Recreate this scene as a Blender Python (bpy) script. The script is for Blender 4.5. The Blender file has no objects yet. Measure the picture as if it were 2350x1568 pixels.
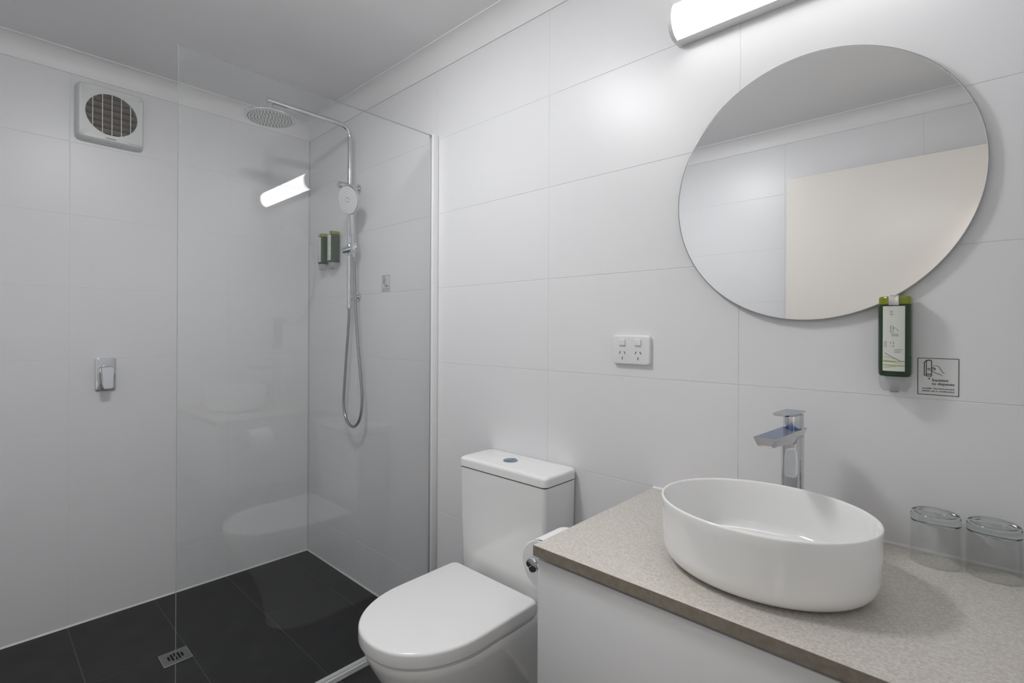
import bpy, bmesh, math, random
from mathutils import Vector, Matrix
random.seed(4)
S = bpy.context.scene
C = S.collection
PI = math.pi

# ------------------------------------------------------------------ camera
cam_d = bpy.data.cameras.new('camera')
cam_d.sensor_width = 36.0
cam_d.lens = 1152.686 / 2350 * 36
cam_d.shift_y = -24.82 / 2350
cam_d.clip_start = 0.01
cam = bpy.data.objects.new('camera', cam_d)
C.objects.link(cam)
_r = Vector((0.73333056, 0.67985197, 0.00525155))
_u = Vector((-0.00420321, -0.0031906, 0.99998608))
_f = Vector((-0.679859263, 0.733342427, -0.000517798))
cam.matrix_world = Matrix(((_r.x, _u.x, -_f.x, 2.74263), (_r.y, _u.y, -_f.y, -1.28611),
                           (_r.z, _u.z, -_f.z, 1.23268), (0, 0, 0, 1)))
S.camera = cam

# ------------------------------------------------------------------ world, exposure
w = bpy.data.worlds.new('world')
S.world = w
w.use_nodes = True
w.node_tree.nodes['Background'].inputs[0].default_value = (0.8, 0.85, 0.95, 1)
w.node_tree.nodes['Background'].inputs[1].default_value = 0.02
S.view_settings.view_transform = 'Standard'
S.view_settings.look = 'None'
S.view_settings.gamma = 1.0
S.view_settings.use_curve_mapping = False
S.view_settings.exposure = 0.61
CEIL_E = 33.0      # ceiling oyster light emission
LAMP_E = 6.2       # mirror lamp emission
HALL_FILL_E = 62.0      # emission of the added, unseen hall fill light

# room dimensions (metres). end wall x=0, mirror wall y=0
L, W, ZC = 2.83, 1.84, 2.36
ZM = 0.02          # main floor level (the shower floor lies lower, at 0)
ZA = 1.4016        # a wall tile course line
XG = 1.127          # glass plane


# ------------------------------------------------------------------ materials
def mat(name, col, rough=0.5, metal=0.0, spec=0.5, emit=None, estr=0.0, coat=0.0):
    m = bpy.data.materials.new(name)
    m.use_nodes = True
    b = m.node_tree.nodes['Principled BSDF']
    b.inputs['Base Color'].default_value = (*col, 1)
    b.inputs['Roughness'].default_value = rough
    b.inputs['Metallic'].default_value = metal
    b.inputs['Specular IOR Level'].default_value = spec
    b.inputs['Coat Weight'].default_value = coat
    b.inputs['Coat Roughness'].default_value = 0.03
    if emit:
        b.inputs['Emission Color'].default_value = (*emit, 1)
        b.inputs['Emission Strength'].default_value = estr
    return m


def speckle(m, scale, c1, c2, lo=0.35, hi=0.65, detail=6.0, rough_amp=0.0, bump=0.0):
    """procedural mottling between two colours"""
    nt = m.node_tree
    b = nt.nodes['Principled BSDF']
    tc = nt.nodes.new('ShaderNodeTexCoord')
    n = nt.nodes.new('ShaderNodeTexNoise')
    n.inputs['Scale'].default_value = scale
    n.inputs['Detail'].default_value = detail
    r = nt.nodes.new('ShaderNodeValToRGB')
    r.color_ramp.elements[0].position = lo
    r.color_ramp.elements[1].position = hi
    r.color_ramp.elements[0].color = (*c1, 1)
    r.color_ramp.elements[1].color = (*c2, 1)
    nt.links.new(tc.outputs['Object'], n.inputs['Vector'])
    nt.links.new(n.outputs['Fac'], r.inputs['Fac'])
    nt.links.new(r.outputs['Color'], b.inputs['Base Color'])
    if bump:
        bp = nt.nodes.new('ShaderNodeBump')
        bp.inputs['Strength'].default_value = bump
        bp.inputs['Distance'].default_value = 0.001
        nt.links.new(n.outputs['Fac'], bp.inputs['Height'])
        nt.links.new(bp.outputs['Normal'], b.inputs['Normal'])
    return r


M = {}
M['tile'] = mat('wall_tile_glaze', (0.80, 0.803, 0.815), 0.345, spec=0.40)
M['grout'] = mat('light_grout', (0.80, 0.80, 0.81), 0.8)
M['ceiling'] = mat('ceiling_paint', (0.86, 0.86, 0.865), 0.5)
M['cornice'] = mat('cornice_paint', (0.84, 0.84, 0.845), 0.4)
M['floor'] = mat('charcoal_floor_tile', (0.02, 0.02, 0.021), 0.42)
speckle(M['floor'], 9.0, (0.011, 0.011, 0.0118), (0.023, 0.023, 0.0243), 0.3, 0.72, 9.0, bump=0.12)
M['floor_grout'] = mat('grey_floor_grout', (0.12, 0.12, 0.12), 0.85)
M['seal'] = mat('white_silicone', (0.72, 0.72, 0.71), 0.4)
M['porcelain'] = mat('white_porcelain', (0.89, 0.89, 0.885), 0.06, coat=0.3)
M['seatplastic'] = mat('white_seat_plastic', (0.85, 0.85, 0.85), 0.16)
M['white_plastic'] = mat('white_plastic', (0.80, 0.80, 0.81), 0.28)
M['white_metal'] = mat('white_powder_coat', (0.83, 0.83, 0.84), 0.3)
M['chrome'] = mat('chrome', (0.66, 0.67, 0.69), 0.04, 1.0)
M['chrome_dull'] = mat('brushed_chrome', (0.62, 0.62, 0.62), 0.22, 1.0)
M['chrome_blue'] = mat('blue_tinted_chrome', (0.10, 0.165, 0.36), 0.09, 1.0)  # blue tint for the up-facing faces of the spout
M['chrome_blue2'] = mat('pale_blue_tinted_chrome', (0.27, 0.34, 0.45), 0.09, 1.0)  # paler blue tint for the mixer lever top and flush button
M['hose'] = mat('grey_steel_hose', (0.36, 0.36, 0.37), 0.2, 1.0)
M['steel'] = mat('drain_steel', (0.30, 0.30, 0.30), 0.38, 1.0)
M['black'] = mat('black_void', (0.004, 0.004, 0.004), 0.8)
M['mirror'] = mat('mirror_silver', (0.90, 0.905, 0.91), 0.0, 1.0)
M['mirror_edge'] = mat('mirror_edge', (0.30, 0.31, 0.31), 0.25)
M['door'] = mat('cream_door_paint', (0.80, 0.765, 0.715), 0.25)
M['cabinet'] = mat('white_cabinet', (0.69, 0.695, 0.705), 0.22)
M['counter'] = mat('stone_counter', (0.42, 0.39, 0.35), 0.42)
speckle(M['counter'], 260.0, (0.50, 0.465, 0.415), (0.66, 0.63, 0.585), 0.33, 0.67, 3.0)
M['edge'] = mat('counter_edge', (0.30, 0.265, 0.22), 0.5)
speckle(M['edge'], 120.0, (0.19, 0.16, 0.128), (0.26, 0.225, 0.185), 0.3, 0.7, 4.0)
M['lamp_body'] = mat('lamp_grey_body', (0.80, 0.80, 0.81), 0.4)
M['diffuser'] = mat('lamp_diffuser', (0.9, 0.9, 0.9), 0.4, emit=(1.0, 0.99, 0.985), estr=LAMP_E)
M['oyster'] = mat('oyster_diffuser', (0.9, 0.9, 0.9), 0.4, emit=(0.985, 0.99, 1.0), estr=CEIL_E)
M['green'] = mat('green_bottle', (0.018, 0.05, 0.016), 0.12)
M['lime'] = mat('lime_bottle_top', (0.20, 0.24, 0.012), 0.15)
M['label'] = mat('pale_label', (0.68, 0.70, 0.64), 0.5)
M['ink'] = mat('black_ink', (0.06, 0.06, 0.06), 0.7)
M['ink_grey'] = mat('grey_ink', (0.30, 0.32, 0.30), 0.7)
M['ink_teal'] = mat('teal_ink', (0.22, 0.36, 0.29), 0.7)
M['ink_green'] = mat('green_ink', (0.33, 0.42, 0.08), 0.7)
M['ink_brown'] = mat('brown_ink', (0.16, 0.10, 0.05), 0.7)
M['paper'] = mat('toilet_paper', (0.84, 0.84, 0.845), 0.9, spec=0.1)
M['fan_white'] = mat('fan_plastic', (0.72, 0.735, 0.725), 0.35)
M['fan_blade'] = mat('brown_louvre', (0.34, 0.25, 0.21), 0.5)
M['fan_rib'] = mat('fan_rib', (0.42, 0.40, 0.375), 0.5)
M['hall'] = mat('hall_paint', (0.78, 0.77, 0.75), 0.7)
M['hall_fill'] = mat('hall_fill_diffuser', (0.9, 0.9, 0.9), 0.4, emit=(1.0, 0.98, 0.95), estr=HALL_FILL_E)  # glow of the added hall fill


def glass_pane():
    """flat pane: clear, with Fresnel reflection"""
    m = bpy.data.materials.new('clear_pane')
    m.use_nodes = True
    nt = m.node_tree
    nt.nodes.clear()
    o = nt.nodes.new('ShaderNodeOutputMaterial')
    mx = nt.nodes.new('ShaderNodeMixShader')
    t = nt.nodes.new('ShaderNodeBsdfTransparent')
    t.inputs[0].default_value = (0.994, 0.998, 0.996, 1)
    g = nt.nodes.new('ShaderNodeBsdfGlossy')
    g.inputs['Roughness'].default_value = 0.0
    g.inputs[0].default_value = (1, 1, 1, 1)
    f = nt.nodes.new('ShaderNodeFresnel')
    ge = nt.nodes.new('ShaderNodeNewGeometry')        # the same index seen from either side of the thin pane
    io = nt.nodes.new('ShaderNodeMapRange')
    io.inputs['To Min'].default_value = 1.5
    io.inputs['To Max'].default_value = 1 / 1.5
    nt.links.new(ge.outputs['Backfacing'], io.inputs['Value'])
    nt.links.new(io.outputs[0], f.inputs[0])
    nt.links.new(f.outputs[0], mx.inputs[0])
    nt.links.new(t.outputs[0], mx.inputs[1])
    nt.links.new(g.outputs[0], mx.inputs[2])
    nt.links.new(mx.outputs[0], o.inputs[0])
    return m


def refract(name, col, rough=0.0):
    m = mat(name, col, rough)
    m.node_tree.nodes['Principled BSDF'].inputs['Transmission Weight'].default_value = 1.0
    m.node_tree.nodes['Principled BSDF'].inputs['IOR'].default_value = 1.5
    return m


def clear_film(name, col, fac):
    m = bpy.data.materials.new(name)
    m.use_nodes = True
    nt = m.node_tree
    b = nt.nodes['Principled BSDF']
    b.inputs['Base Color'].default_value = (*col, 1)
    b.inputs['Roughness'].default_value = 0.25
    b.inputs['Alpha'].default_value = fac
    return m


M['pane'] = glass_pane()
M['pane_edge'] = mat('pane_edge', (0.55, 0.60, 0.58), 0.15)
M['tumbler'] = refract('tumbler_glass', (0.72, 0.76, 0.74))
M['tumbler_wall'] = M['pane'].copy()
M['tumbler_wall'].name = 'thin_tumbler_glass'
M['tumbler_wall'].node_tree.nodes['Transparent BSDF'].inputs[0].default_value = (0.974, 0.979, 0.978, 1)
M['film'] = M['pane'].copy()
M['film'].name = 'clear_sticker_film'
M['clear_plastic'] = clear_film('clear_nozzle_plastic', (0.60, 0.62, 0.63), 0.42)


# ------------------------------------------------------------------ helpers
def wloc(o):
    v = Vector((0, 0, 0))
    while o is not None:
        v += o.location
        o = o.parent
    return v


def obj(name, bm, m, parent=None, smooth=True, loc=(0, 0, 0), angle=35):
    """link a bmesh (world coordinates) as ONE mesh object, origin on its parent / at loc"""
    me = bpy.data.meshes.new(name)
    off = wloc(parent) if parent else Vector(loc)
    bmesh.ops.translate(bm, verts=bm.verts, vec=-off)
    bmesh.ops.recalc_face_normals(bm, faces=bm.faces)
    bm.to_mesh(me)
    bm.free()
    for mm in (m if isinstance(m, (list, tuple)) else [m]):
        me.materials.append(M[mm])
    if smooth:
        me.polygons.foreach_set('use_smooth', [True] * len(me.polygons))
        me.set_sharp_from_angle(angle=math.radians(angle))
    o = bpy.data.objects.new(name, me)
    C.objects.link(o)
    if parent:
        o.parent = parent
    else:
        o.location = loc
    return o


def tag(o, label, cat, group=None):
    o['label'] = label
    o['category'] = cat
    if group:
        o['group'] = group
    return o


def thing(name, label, cat, loc, group=None):
    o = bpy.data.objects.new(name, None)
    o.empty_display_size = 0.05
    C.objects.link(o)
    o.location = loc
    return tag(o, label, cat, group)


def struct(o, label=None):
    o['kind'] = 'structure'
    if label:
        o['label'] = label
    return o


def box(bm, x0, x1, y0, y1, z0, z1, bev=0.0, seg=2, mi=0):
    t = bmesh.new()
    vs = [t.verts.new((x, y, z)) for z in (z0, z1) for y in (y0, y1) for x in (x0, x1)]
    for f in ((0, 2, 3, 1), (4, 5, 7, 6), (0, 1, 5, 4), (2, 6, 7, 3), (0, 4, 6, 2), (1, 3, 7, 5)):
        t.faces.new([vs[i] for i in f])
    if bev:
        bmesh.ops.bevel(t, geom=t.edges[:], offset=bev, segments=seg, profile=0.5, affect='EDGES')
    merge(bm, t, mi)
    return bm


def merge(bm, t, mi=0):
    for f in t.faces:
        f.material_index = mi
    me = bpy.data.meshes.new('tmp')
    t.to_mesh(me)
    t.free()
    bm.from_mesh(me)
    bpy.data.meshes.remove(me)


def bx(*a, **k):
    return box(bmesh.new(), *a, **k)


def loft(bm, rings, cap0=True, cap1=True, mi=0):
    """skin closed rings of equal length"""
    t = bmesh.new()
    vr = [[t.verts.new(p) for p in r] for r in rings]
    n = len(rings[0])
    for a, b in zip(vr[:-1], vr[1:]):
        for i in range(n):
            j = (i + 1) % n
            t.faces.new((a[i], a[j], b[j], b[i]))
    if cap0:
        t.faces.new(list(reversed(vr[0])))
    if cap1:
        t.faces.new(vr[-1])
    bmesh.ops.recalc_face_normals(t, faces=t.faces)
    merge(bm, t, mi)
    return bm


def frame(d):
    d = Vector(d).normalized()
    a = Vector((0, 0, 1)) if abs(d.z) < 0.9 else Vector((1, 0, 0))
    u = d.cross(a).normalized()
    return u, d.cross(u).normalized()


def cyl(bm, p0, p1, r0, r1=None, n=28, bev=0.0, mi=0):
    """solid of revolution between two points, with optionally softened ends"""
    r1 = r0 if r1 is None else r1
    p0, p1 = Vector(p0), Vector(p1)
    d = (p1 - p0)
    ln = d.length
    d.normalize()
    u, v = frame(d)
    st = [(0, r0), (ln, r1)] if not bev else [(0, r0 - bev), (bev * 0.3, r0 - bev * 0.3), (bev, r0),
                                             (ln - bev, r1), (ln - bev * 0.3, r1 - bev * 0.3), (ln, r1 - bev)]
    rings = [[p0 + d * s + (u * math.cos(2 * PI * i / n) + v * math.sin(2 * PI * i / n)) * r for i in range(n)]
             for s, r in st]
    return loft(bm, rings, mi=mi)


def lathe(bm, c, prof, n=40, axis='z', mi=0, cap0=True, cap1=True, sx=1.0, sy=1.0):
    """profile (radius, height) turned about a vertical axis through c"""
    c = Vector(c)
    rings = [[c + Vector((r * sx * math.cos(2 * PI * i / n), r * sy * math.sin(2 * PI * i / n), h)) for i in range(n)]
             for r, h in prof]
    return loft(bm, rings, cap0, cap1, mi)


def tube(bm, pts, r, n=12, rf=None, mi=0):
    pts = [Vector(p) for p in pts]
    rings = []
    u = None
    for i, p in enumerate(pts):
        d = (pts[min(i + 1, len(pts) - 1)] - pts[max(i - 1, 0)]).normalized()
        if u is None:
            u, v = frame(d)
        else:
            u = (u - d * u.dot(d)).normalized()
            v = d.cross(u).normalized()
        rr = rf(i) if rf else r
        rings.append([p + (u * math.cos(2 * PI * k / n) + v * math.sin(2 * PI * k / n)) * rr for k in range(n)])
    return loft(bm, rings, mi=mi)


def bezier(pts, n):
    """Catmull-Rom through points"""
    P = [Vector(p) for p in pts]
    P = [P[0] * 2 - P[1]] + P + [P[-1] * 2 - P[-2]]
    out = []
    for i in range(1, len(P) - 2):
        for k in range(n):
            t = k / n
            a, b, c, d = P[i - 1], P[i], P[i + 1], P[i + 2]
            out.append(0.5 * ((2 * b) + (c - a) * t + (2 * a - 5 * b + 4 * c - d) * t * t + (3 * b - a - 3 * c + d) * t ** 3))
    out.append(P[-2])
    return out


def resample(pts, step):
    out = [pts[0].copy()]
    acc = 0.0
    for a, b in zip(pts[:-1], pts[1:]):
        ln = (b - a).length
        while acc + ln >= step:
            t = (step - acc) / ln
            a = a.lerp(b, t)
            ln = (b - a).length
            out.append(a.copy())
            acc = 0.0
        acc += ln
    return out


def sheet2d(outer, holes, th, mapf):
    """flat plate with holes: polygon (u,v), thickness th, mapped to space by mapf(u,v,n)"""
    cu = bpy.data.curves.new('tmp', 'CURVE')
    cu.dimensions = '2D'
    cu.fill_mode = 'BOTH'
    cu.extrude = th / 2
    for poly in [outer] + holes:
        sp = cu.splines.new('POLY')
        sp.points.add(len(poly) - 1)
        for q, (a, b) in zip(sp.points, poly):
            q.co = (a, b, 0, 1)
        sp.use_cyclic_u = True
    o = bpy.data.objects.new('tmp', cu)
    C.objects.link(o)
    dg = bpy.context.evaluated_depsgraph_get()
    me = bpy.data.meshes.new_from_object(o.evaluated_get(dg))
    bm = bmesh.new()
    bm.from_mesh(me)
    bmesh.ops.remove_doubles(bm, verts=bm.verts, dist=1e-6)
    bpy.data.objects.remove(o)
    bpy.data.curves.remove(cu)
    bpy.data.meshes.remove(me)
    for v in bm.verts:
        v.co = mapf(v.co.x, v.co.y, v.co.z)
    return bm


def text_bm(body, width, mapf, left, base, th=0.0001):
    cu = bpy.data.curves.new('tmp', 'FONT')
    cu.body = body
    cu.size = 1.0
    cu.offset = 0.012
    o = bpy.data.objects.new('tmp', cu)
    C.objects.link(o)
    dg = bpy.context.evaluated_depsgraph_get()
    me = bpy.data.meshes.new_from_object(o.evaluated_get(dg))
    bm = bmesh.new()
    bm.from_mesh(me)
    bpy.data.objects.remove(o)
    bpy.data.curves.remove(cu)
    bpy.data.meshes.remove(me)
    xs = [v.co.x for v in bm.verts]
    k = width / (max(xs) - min(xs))
    x0 = min(xs)
    for v in bm.verts:
        v.co = mapf(left + (v.co.x - x0) * k, base + v.co.y * k, th)
    return bm


def ribbon(bm, pts, wd, mapf, n=0.0002):
    """flat printed stroke"""
    for (a, b), (c, d) in zip(pts[:-1], pts[1:]):
        dx, dy = c - a, d - b
        ln = math.hypot(dx, dy) or 1e-9
        ox, oy = -dy / ln * wd / 2, dx / ln * wd / 2
        ex, ey = dx / ln * wd / 3, dy / ln * wd / 3
        q = [(a - ex + ox, b - ey + oy), (a - ex - ox, b - ey - oy), (c + ex - ox, d + ey - oy), (c + ex + ox, d + ey + oy)]
        bm.faces.new([bm.verts.new(mapf(u, v, n)) for u, v in q])
    return bm


def rrect(x0, x1, y0, y1, r, k=6):
    pts = []
    for cx, cy, a in ((x1 - r, y0 + r, -90), (x1 - r, y1 - r, 0), (x0 + r, y1 - r, 90), (x0 + r, y0 + r, 180)):
        for i in range(k + 1):
            t = math.radians(a + 90 * i / k)
            pts.append((cx + r * math.cos(t), cy + r * math.sin(t)))
    return pts


def circ(cx, cy, r, n=64):
    return [(cx + r * math.cos(2 * PI * i / n), cy + r * math.sin(2 * PI * i / n)) for i in range(n)]


def soft_plate(bm, outline, z0, z1, bev, mapf, seg=4, bottom=False, mi=0):
    """extruded outline (function of inset) with rounded upper edge"""
    rings = []
    if bottom:
        for i in range(seg + 1):
            t = PI / 2 * i / seg
            rings.append([mapf(u, v, z0 + bev * (1 - math.sin(t))) for u, v in outline(bev * (1 - math.cos(PI / 2 - t)))][:])
        rings = rings[:]
        rings = [[mapf(u, v, z0 + bev * (1 - math.cos(PI / 2 * i / seg))) for u, v in
                  outline(bev * (1 - math.sin(PI / 2 * i / seg)))] for i in range(seg + 1)]
    else:
        rings.append([mapf(u, v, z0) for u, v in outline(0)])
    for i in range(seg + 1):
        t = PI / 2 * i / seg
        rings.append([mapf(u, v, z1 - bev * (1 - math.sin(t))) for u, v in outline(bev * (1 - math.cos(t)))])
    return loft(bm, rings, mi=mi)


on_back = lambda u, v, n: Vector((u, -n, v))       # plate on the mirror wall: u=x, v=z, n out of the wall
on_left = lambda u, v, n: Vector((n, u, v))        # plate on the end wall: u=y, v=z
on_top = lambda u, v, n: Vector((u, v, n))

# ------------------------------------------------------------------ tiled walls
tile_cache = {}


def tile_mesh(wd, ht, m, th=0.007, ch=0.0004):
    key = (round(wd, 4), round(ht, 4), m)
    if key in tile_cache:
        return tile_cache[key]
    me = bpy.data.meshes.new('tile')
    v = [(0, 0, -th), (wd, 0, -th), (wd, ht, -th), (0, ht, -th),
         (0, 0, -ch), (wd, 0, -ch), (wd, ht, -ch), (0, ht, -ch),
         (ch, ch, 0), (wd - ch, ch, 0), (wd - ch, ht - ch, 0), (ch, ht - ch, 0)]
    f = [(3, 2, 1, 0), (8, 9, 10, 11)]
    for i in range(4):
        j = (i + 1) % 4
        f += [(i, j, j + 4, i + 4), (i + 4, j + 4, j + 8, i + 8)]
    me.from_pydata(v, [], f)
    me.materials.append(M[m])
    tile_cache[key] = me
    return me


def lay(parent, org, u, v, ub, vb, m, gap, skip=None):
    """lay tiles between the break lines ub x vb on the plane through org with axes u, v"""
    u, v, org = Vector(u), Vector(v), Vector(org)
    n = u.cross(v)
    rot = Matrix((u, v, n)).transposed().to_euler()
    for a, b in zip(ub[:-1], ub[1:]):
        for c, d in zip(vb[:-1], vb[1:]):
            if skip and skip((a + b) / 2, (c + d) / 2):
                continue
            o = bpy.data.objects.new('tile', tile_mesh(b - a - gap, d - c - gap, m))
            C.objects.link(o)
            o.parent = parent
            o.location = org + u * (a + gap / 2) + v * (c + gap / 2)
            o.rotation_euler = rot


rows = [0.0, 0.2016, 0.5016, 0.8016, 1.1016, 1.4016, 1.7016, 2.0016, 2.3016]
T = 0.12  # wall thickness
G = 0.0016
wb = struct(obj('wall_back', bx(-T, L + T, 0.0009, T, -0.1, ZC + 0.05), 'grout', smooth=False))
lay(wb, (0, 0, 0), (1, 0, 0), (0, 0, 1), [0, 0.5118, 1.1118, 1.7118, 2.3118, L], rows, 'tile', G)
wl = struct(obj('wall_left', bx(-T, -0.0009, -W, 0.0016, -0.1, ZC + 0.05), 'grout', smooth=False))
lay(wl, (0, -W, 0), (0, 1, 0), (0, 0, 1), [0, W - 1.6095, W - 1.0095, W - 0.4095, W], rows, 'tile', G)
wf = struct(obj('wall_front', bx(-T, L + T, -W - T, -W - 0.0009, -0.1, ZC + 0.05), 'grout', smooth=False))
lay(wf, (L, -W, 0), (-1, 0, 0), (0, 0, 1), [0, 0.28, 0.88, 1.48, 2.08, 2.68, L], rows, 'tile', G)
# right wall with the doorway the photograph is taken from
DY0, DY1, DZ = -1.775, -0.945, 2.075
rbm = bmesh.new()
box(rbm, L + 0.0009, L + T, DY1, 0.0016, -0.1, ZC + 0.05)
box(rbm, L + 0.0009, L + T, -W, DY0, -0.1, ZC + 0.05)
box(rbm, L + 0.0009, L + T, DY0, DY1, DZ, ZC + 0.05)
wr = struct(obj('wall_right', rbm, 'grout', smooth=False))
rb = sorted(rows + [DZ])
lay(wr, (L, 0, 0), (0, -1, 0), (0, 0, 1), [0, 0.345, -DY1, -DY0, W], rb, 'tile', G,
    lambda a, b: -DY1 < a < -DY0 and b < DZ)
# door lining and the plain hall outside
fb = bmesh.new()
box(fb, L - 0.006, L + T + 0.01, DY1 - 0.03, DY1 + 0.03, ZM, DZ + 0.03, 0.003)
box(fb, L - 0.006, L + T + 0.01, DY0 - 0.03, DY0 + 0.03, ZM, DZ + 0.03, 0.003)
box(fb, L - 0.006, L + T + 0.01, DY0 + 0.03, DY1 - 0.03, DZ - 0.03, DZ + 0.03, 0.003)
struct(obj('trim_1', fb, 'door'))
hb = bmesh.new()
hx0, hx1, hy0, hy1 = L + T, L + T + 1.3, -2.5, 0.3
box(hb, hx1, hx1 + 0.05, hy0, hy1, -0.1, 2.45)
box(hb, hx0, hx1, hy0 - 0.05, hy0, -0.1, 2.45)
box(hb, hx0, hx1, hy1, hy1 + 0.05, -0.1, 2.45)
box(hb, hx0, hx1, hy0, hy1, 2.4, 2.45)
box(hb, hx0, hx1, hy0, hy1, -0.1, 0.02)
struct(obj('wall_hall', hb, 'hall', smooth=False))

# ceiling and coved cornices
struct(obj('ceiling', bx(-T, L + T, -W - T, T, ZC, ZC + 0.1), 'ceiling', smooth=False))


def cove(name, p0, p1, inward):
    """coved cornice with mitred ends"""
    p0, p1, nrm = Vector(p0), Vector(p1), Vector(inward)
    d = (p1 - p0).normalized()
    zb, D, H = 2.2813, 0.062, ZC - 2.2813
    prof = [(0.0, zb), (0.0045, zb), (0.0045, zb + 0.005)]
    for i in range(1, 10):
        t = PI / 2 * i / 9
        prof.append((0.0045 + (D - 0.0085) * (1 - math.cos(t)), zb + 0.005 + (H - 0.009) * math.sin(t)))
    prof += [(D, ZC - 0.004), (D, ZC), (0.0, ZC)]
    bm = bmesh.new()
    loft(bm, [[p0 + nrm * n + d * n + Vector((0, 0, z)) for n, z in prof],
              [p1 + nrm * n - d * n + Vector((0, 0, z)) for n, z in prof]])
    return struct(obj(name, bm, 'cornice', angle=25))


cove('trim_2', (0, 0, 0), (L, 0, 0), (0, -1, 0))
cove('trim_3', (0, -W, 0), (0, 0, 0), (1, 0, 0))
cove('trim_4', (L, -W, 0), (0, -W, 0), (0, 1, 0))
cove('trim_5', (L, 0, 0), (L, -W, 0), (-1, 0, 0))

# floors: lower shower floor, slightly higher main floor, white strip between
flb = bmesh.new()
box(flb, -T, XG, -W - T, T, -0.1, -0.0012)
box(flb, XG, L + T, -W - T, T, -0.1, ZM - 0.0012)
fl = struct(obj('floor', flb, 'floor_grout', smooth=False))
yb = [-W, -1.6095, -1.3100, -1.0105, -0.7125, -0.4130, -0.1145, 0.0]
lay(fl, (0, -W, 0), (1, 0, 0), (0, 1, 0), [0, 0.494, XG - 0.022], [b + W for b in yb], 'floor', 0.003)
lay(fl, (0, -W, ZM), (1, 0, 0), (0, 1, 0), [XG + 0.004, 1.694, 2.294, L], [b + W for b in yb], 'floor', 0.003)
sb = bmesh.new()
pr = [(XG - 0.024, -0.001), (XG - 0.024, 0.034), (XG - 0.020, 0.040), (XG + 0.003, 0.041), (XG + 0.006, 0.037), (XG + 0.006, -0.001)]
loft(sb, [[Vector((x, -W + 0.001, z)) for x, z in pr], [Vector((x, -0.001, z)) for x, z in pr]])
struct(obj('trim_6', sb, 'white_metal', angle=25))
# white sealant where walls meet the floor
for k, (a, b, nrm) in enumerate([((0, 0, 0), (XG - 0.02, 0, 0), (0, -1, 0)), ((0, -W, 0), (0, 0, 0), (1, 0, 0)),
                                 ((XG + 0.01, 0, ZM), (L, 0, ZM), (0, -1, 0)), ((0, -W, 0), (XG - 0.02, -W, 0), (0, 1, 0))]):
    a, b, nrm = Vector(a), Vector(b), Vector(nrm)
    bm = bmesh.new()
    q = [(-0.001, -0.002), (0.0055, -0.0005), (0.003, 0.003), (0.0005, 0.0062), (-0.001, 0.0062)]
    loft(bm, [[e + nrm * n + Vector((0, 0, z)) for n, z in q] for e in (a, b)])
    struct(obj('trim_%d' % (7 + k), bm, 'seal'))
bm = bmesh.new()
q = [(-0.001, -0.001), (0.004, -0.001), (0.002, -0.003), (-0.001, -0.004)]
loft(bm, [[Vector((0.0012, -0.0012, z0)) + Vector((a * .7, b * .7, 0)) for a, b in q] for z0 in (0.004, 2.28)])
struct(obj('trim_11', bm, 'seal'))

# ------------------------------------------------------------------ open door against the wall facing the mirror
db = bx(1.985, 2.80, -1.765, -1.730, ZM + 0.008, 2.052, 0.0015, 1)
door = struct(obj('door_1', db, 'door'), 'cream painted flush door leaf folded back against the tiled wall')
hd = bmesh.new()
cyl(hd, (2.045, -1.730, 1.02), (2.045, -1.722, 1.02), 0.026, bev=0.002)
tube(hd, bezier([(2.045, -1.722, 1.02), (2.045, -1.69, 1.02), (2.055, -1.682, 1.02), (2.16, -1.682, 1.02)], 6), 0.009)
obj('handle', hd, 'chrome_dull', door)

# ------------------------------------------------------------------ lights of the room, plus an added hall fill
def oyster(label, x, y, z, m):
    """flush drum light: plastic base ring and glowing diffuser"""
    t = thing('ceiling_light', label, 'light', (x, y, z))
    lb = bmesh.new()
    lathe(lb, (x, y, z), [(0.160, -0.0005), (0.160, -0.012), (0.150, -0.014)], 48)
    obj('base_ring', lb, 'white_plastic', t)
    lb = bmesh.new()
    lathe(lb, (x, y, z), [(0.149, -0.0135), (0.149, -0.030), (0.146, -0.040), (0.134, -0.048), (0.100, -0.053), (0.05, -0.055)], 48, cap0=False)
    obj('diffuser', lb, m, t)


oyster('round white drum light flush on the bathroom ceiling', L / 2 + 0.115, -W / 2 + 0.03, ZC, 'oyster')
oyster('added unseen fill light on the hall ceiling outside the doorway', L + T + 0.18, -1.36, 2.40, 'hall_fill')  # unseen source, added to bounce soft fill through the doorway

LX0, LX1, LZ = 2.155, 2.765, 2.037
ml = thing('mirror_lamp', 'long wall lamp with curved white diffuser glowing above the round mirror', 'lamp', ((LX0 + LX1) / 2, 0, LZ))


def lampprof(sc, y0=0.034):
    pts = [(-0.001, -0.047 * sc), (y0, -0.047 * sc)]
    for i in range(0, 17):
        t = -PI / 2 + PI * i / 16
        pts.append((y0 + 0.040 * sc * math.cos(t), 0.047 * sc * math.sin(t)))
    pts += [(y0, 0.047 * sc), (-0.001, 0.047 * sc)]
    return pts


def lampsec(bm, prof, x0, x1):
    loft(bm, [[Vector((x, -n, LZ + z)) for n, z in prof] for x in (x0, x1)])


lb = bmesh.new()
box(lb, LX0 + 0.004, LX1 - 0.004, -0.0355, -0.0005, LZ - 0.0465, LZ + 0.0465, 0.002)
obj('backplate', lb, 'lamp_body', ml)
for s in (0, 1):
    lb = bmesh.new()
    a = LX0 if s == 0 else LX1 - 0.011
    lampsec(lb, lampprof(1.0), a, a + 0.011)
    obj('end_cap', lb, 'lamp_body', ml, angle=30)
lb = bmesh.new()
pf = [(0.0356 + 0.0375 * math.cos(t), 0.0455 * math.sin(t)) for t in [(-PI / 2 + PI * i / 20) for i in range(21)]]
lampsec(lb, pf, LX0 + 0.0112, LX1 - 0.0112)
obj('diffuser', lb, 'diffuser', ml, angle=50)

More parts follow.
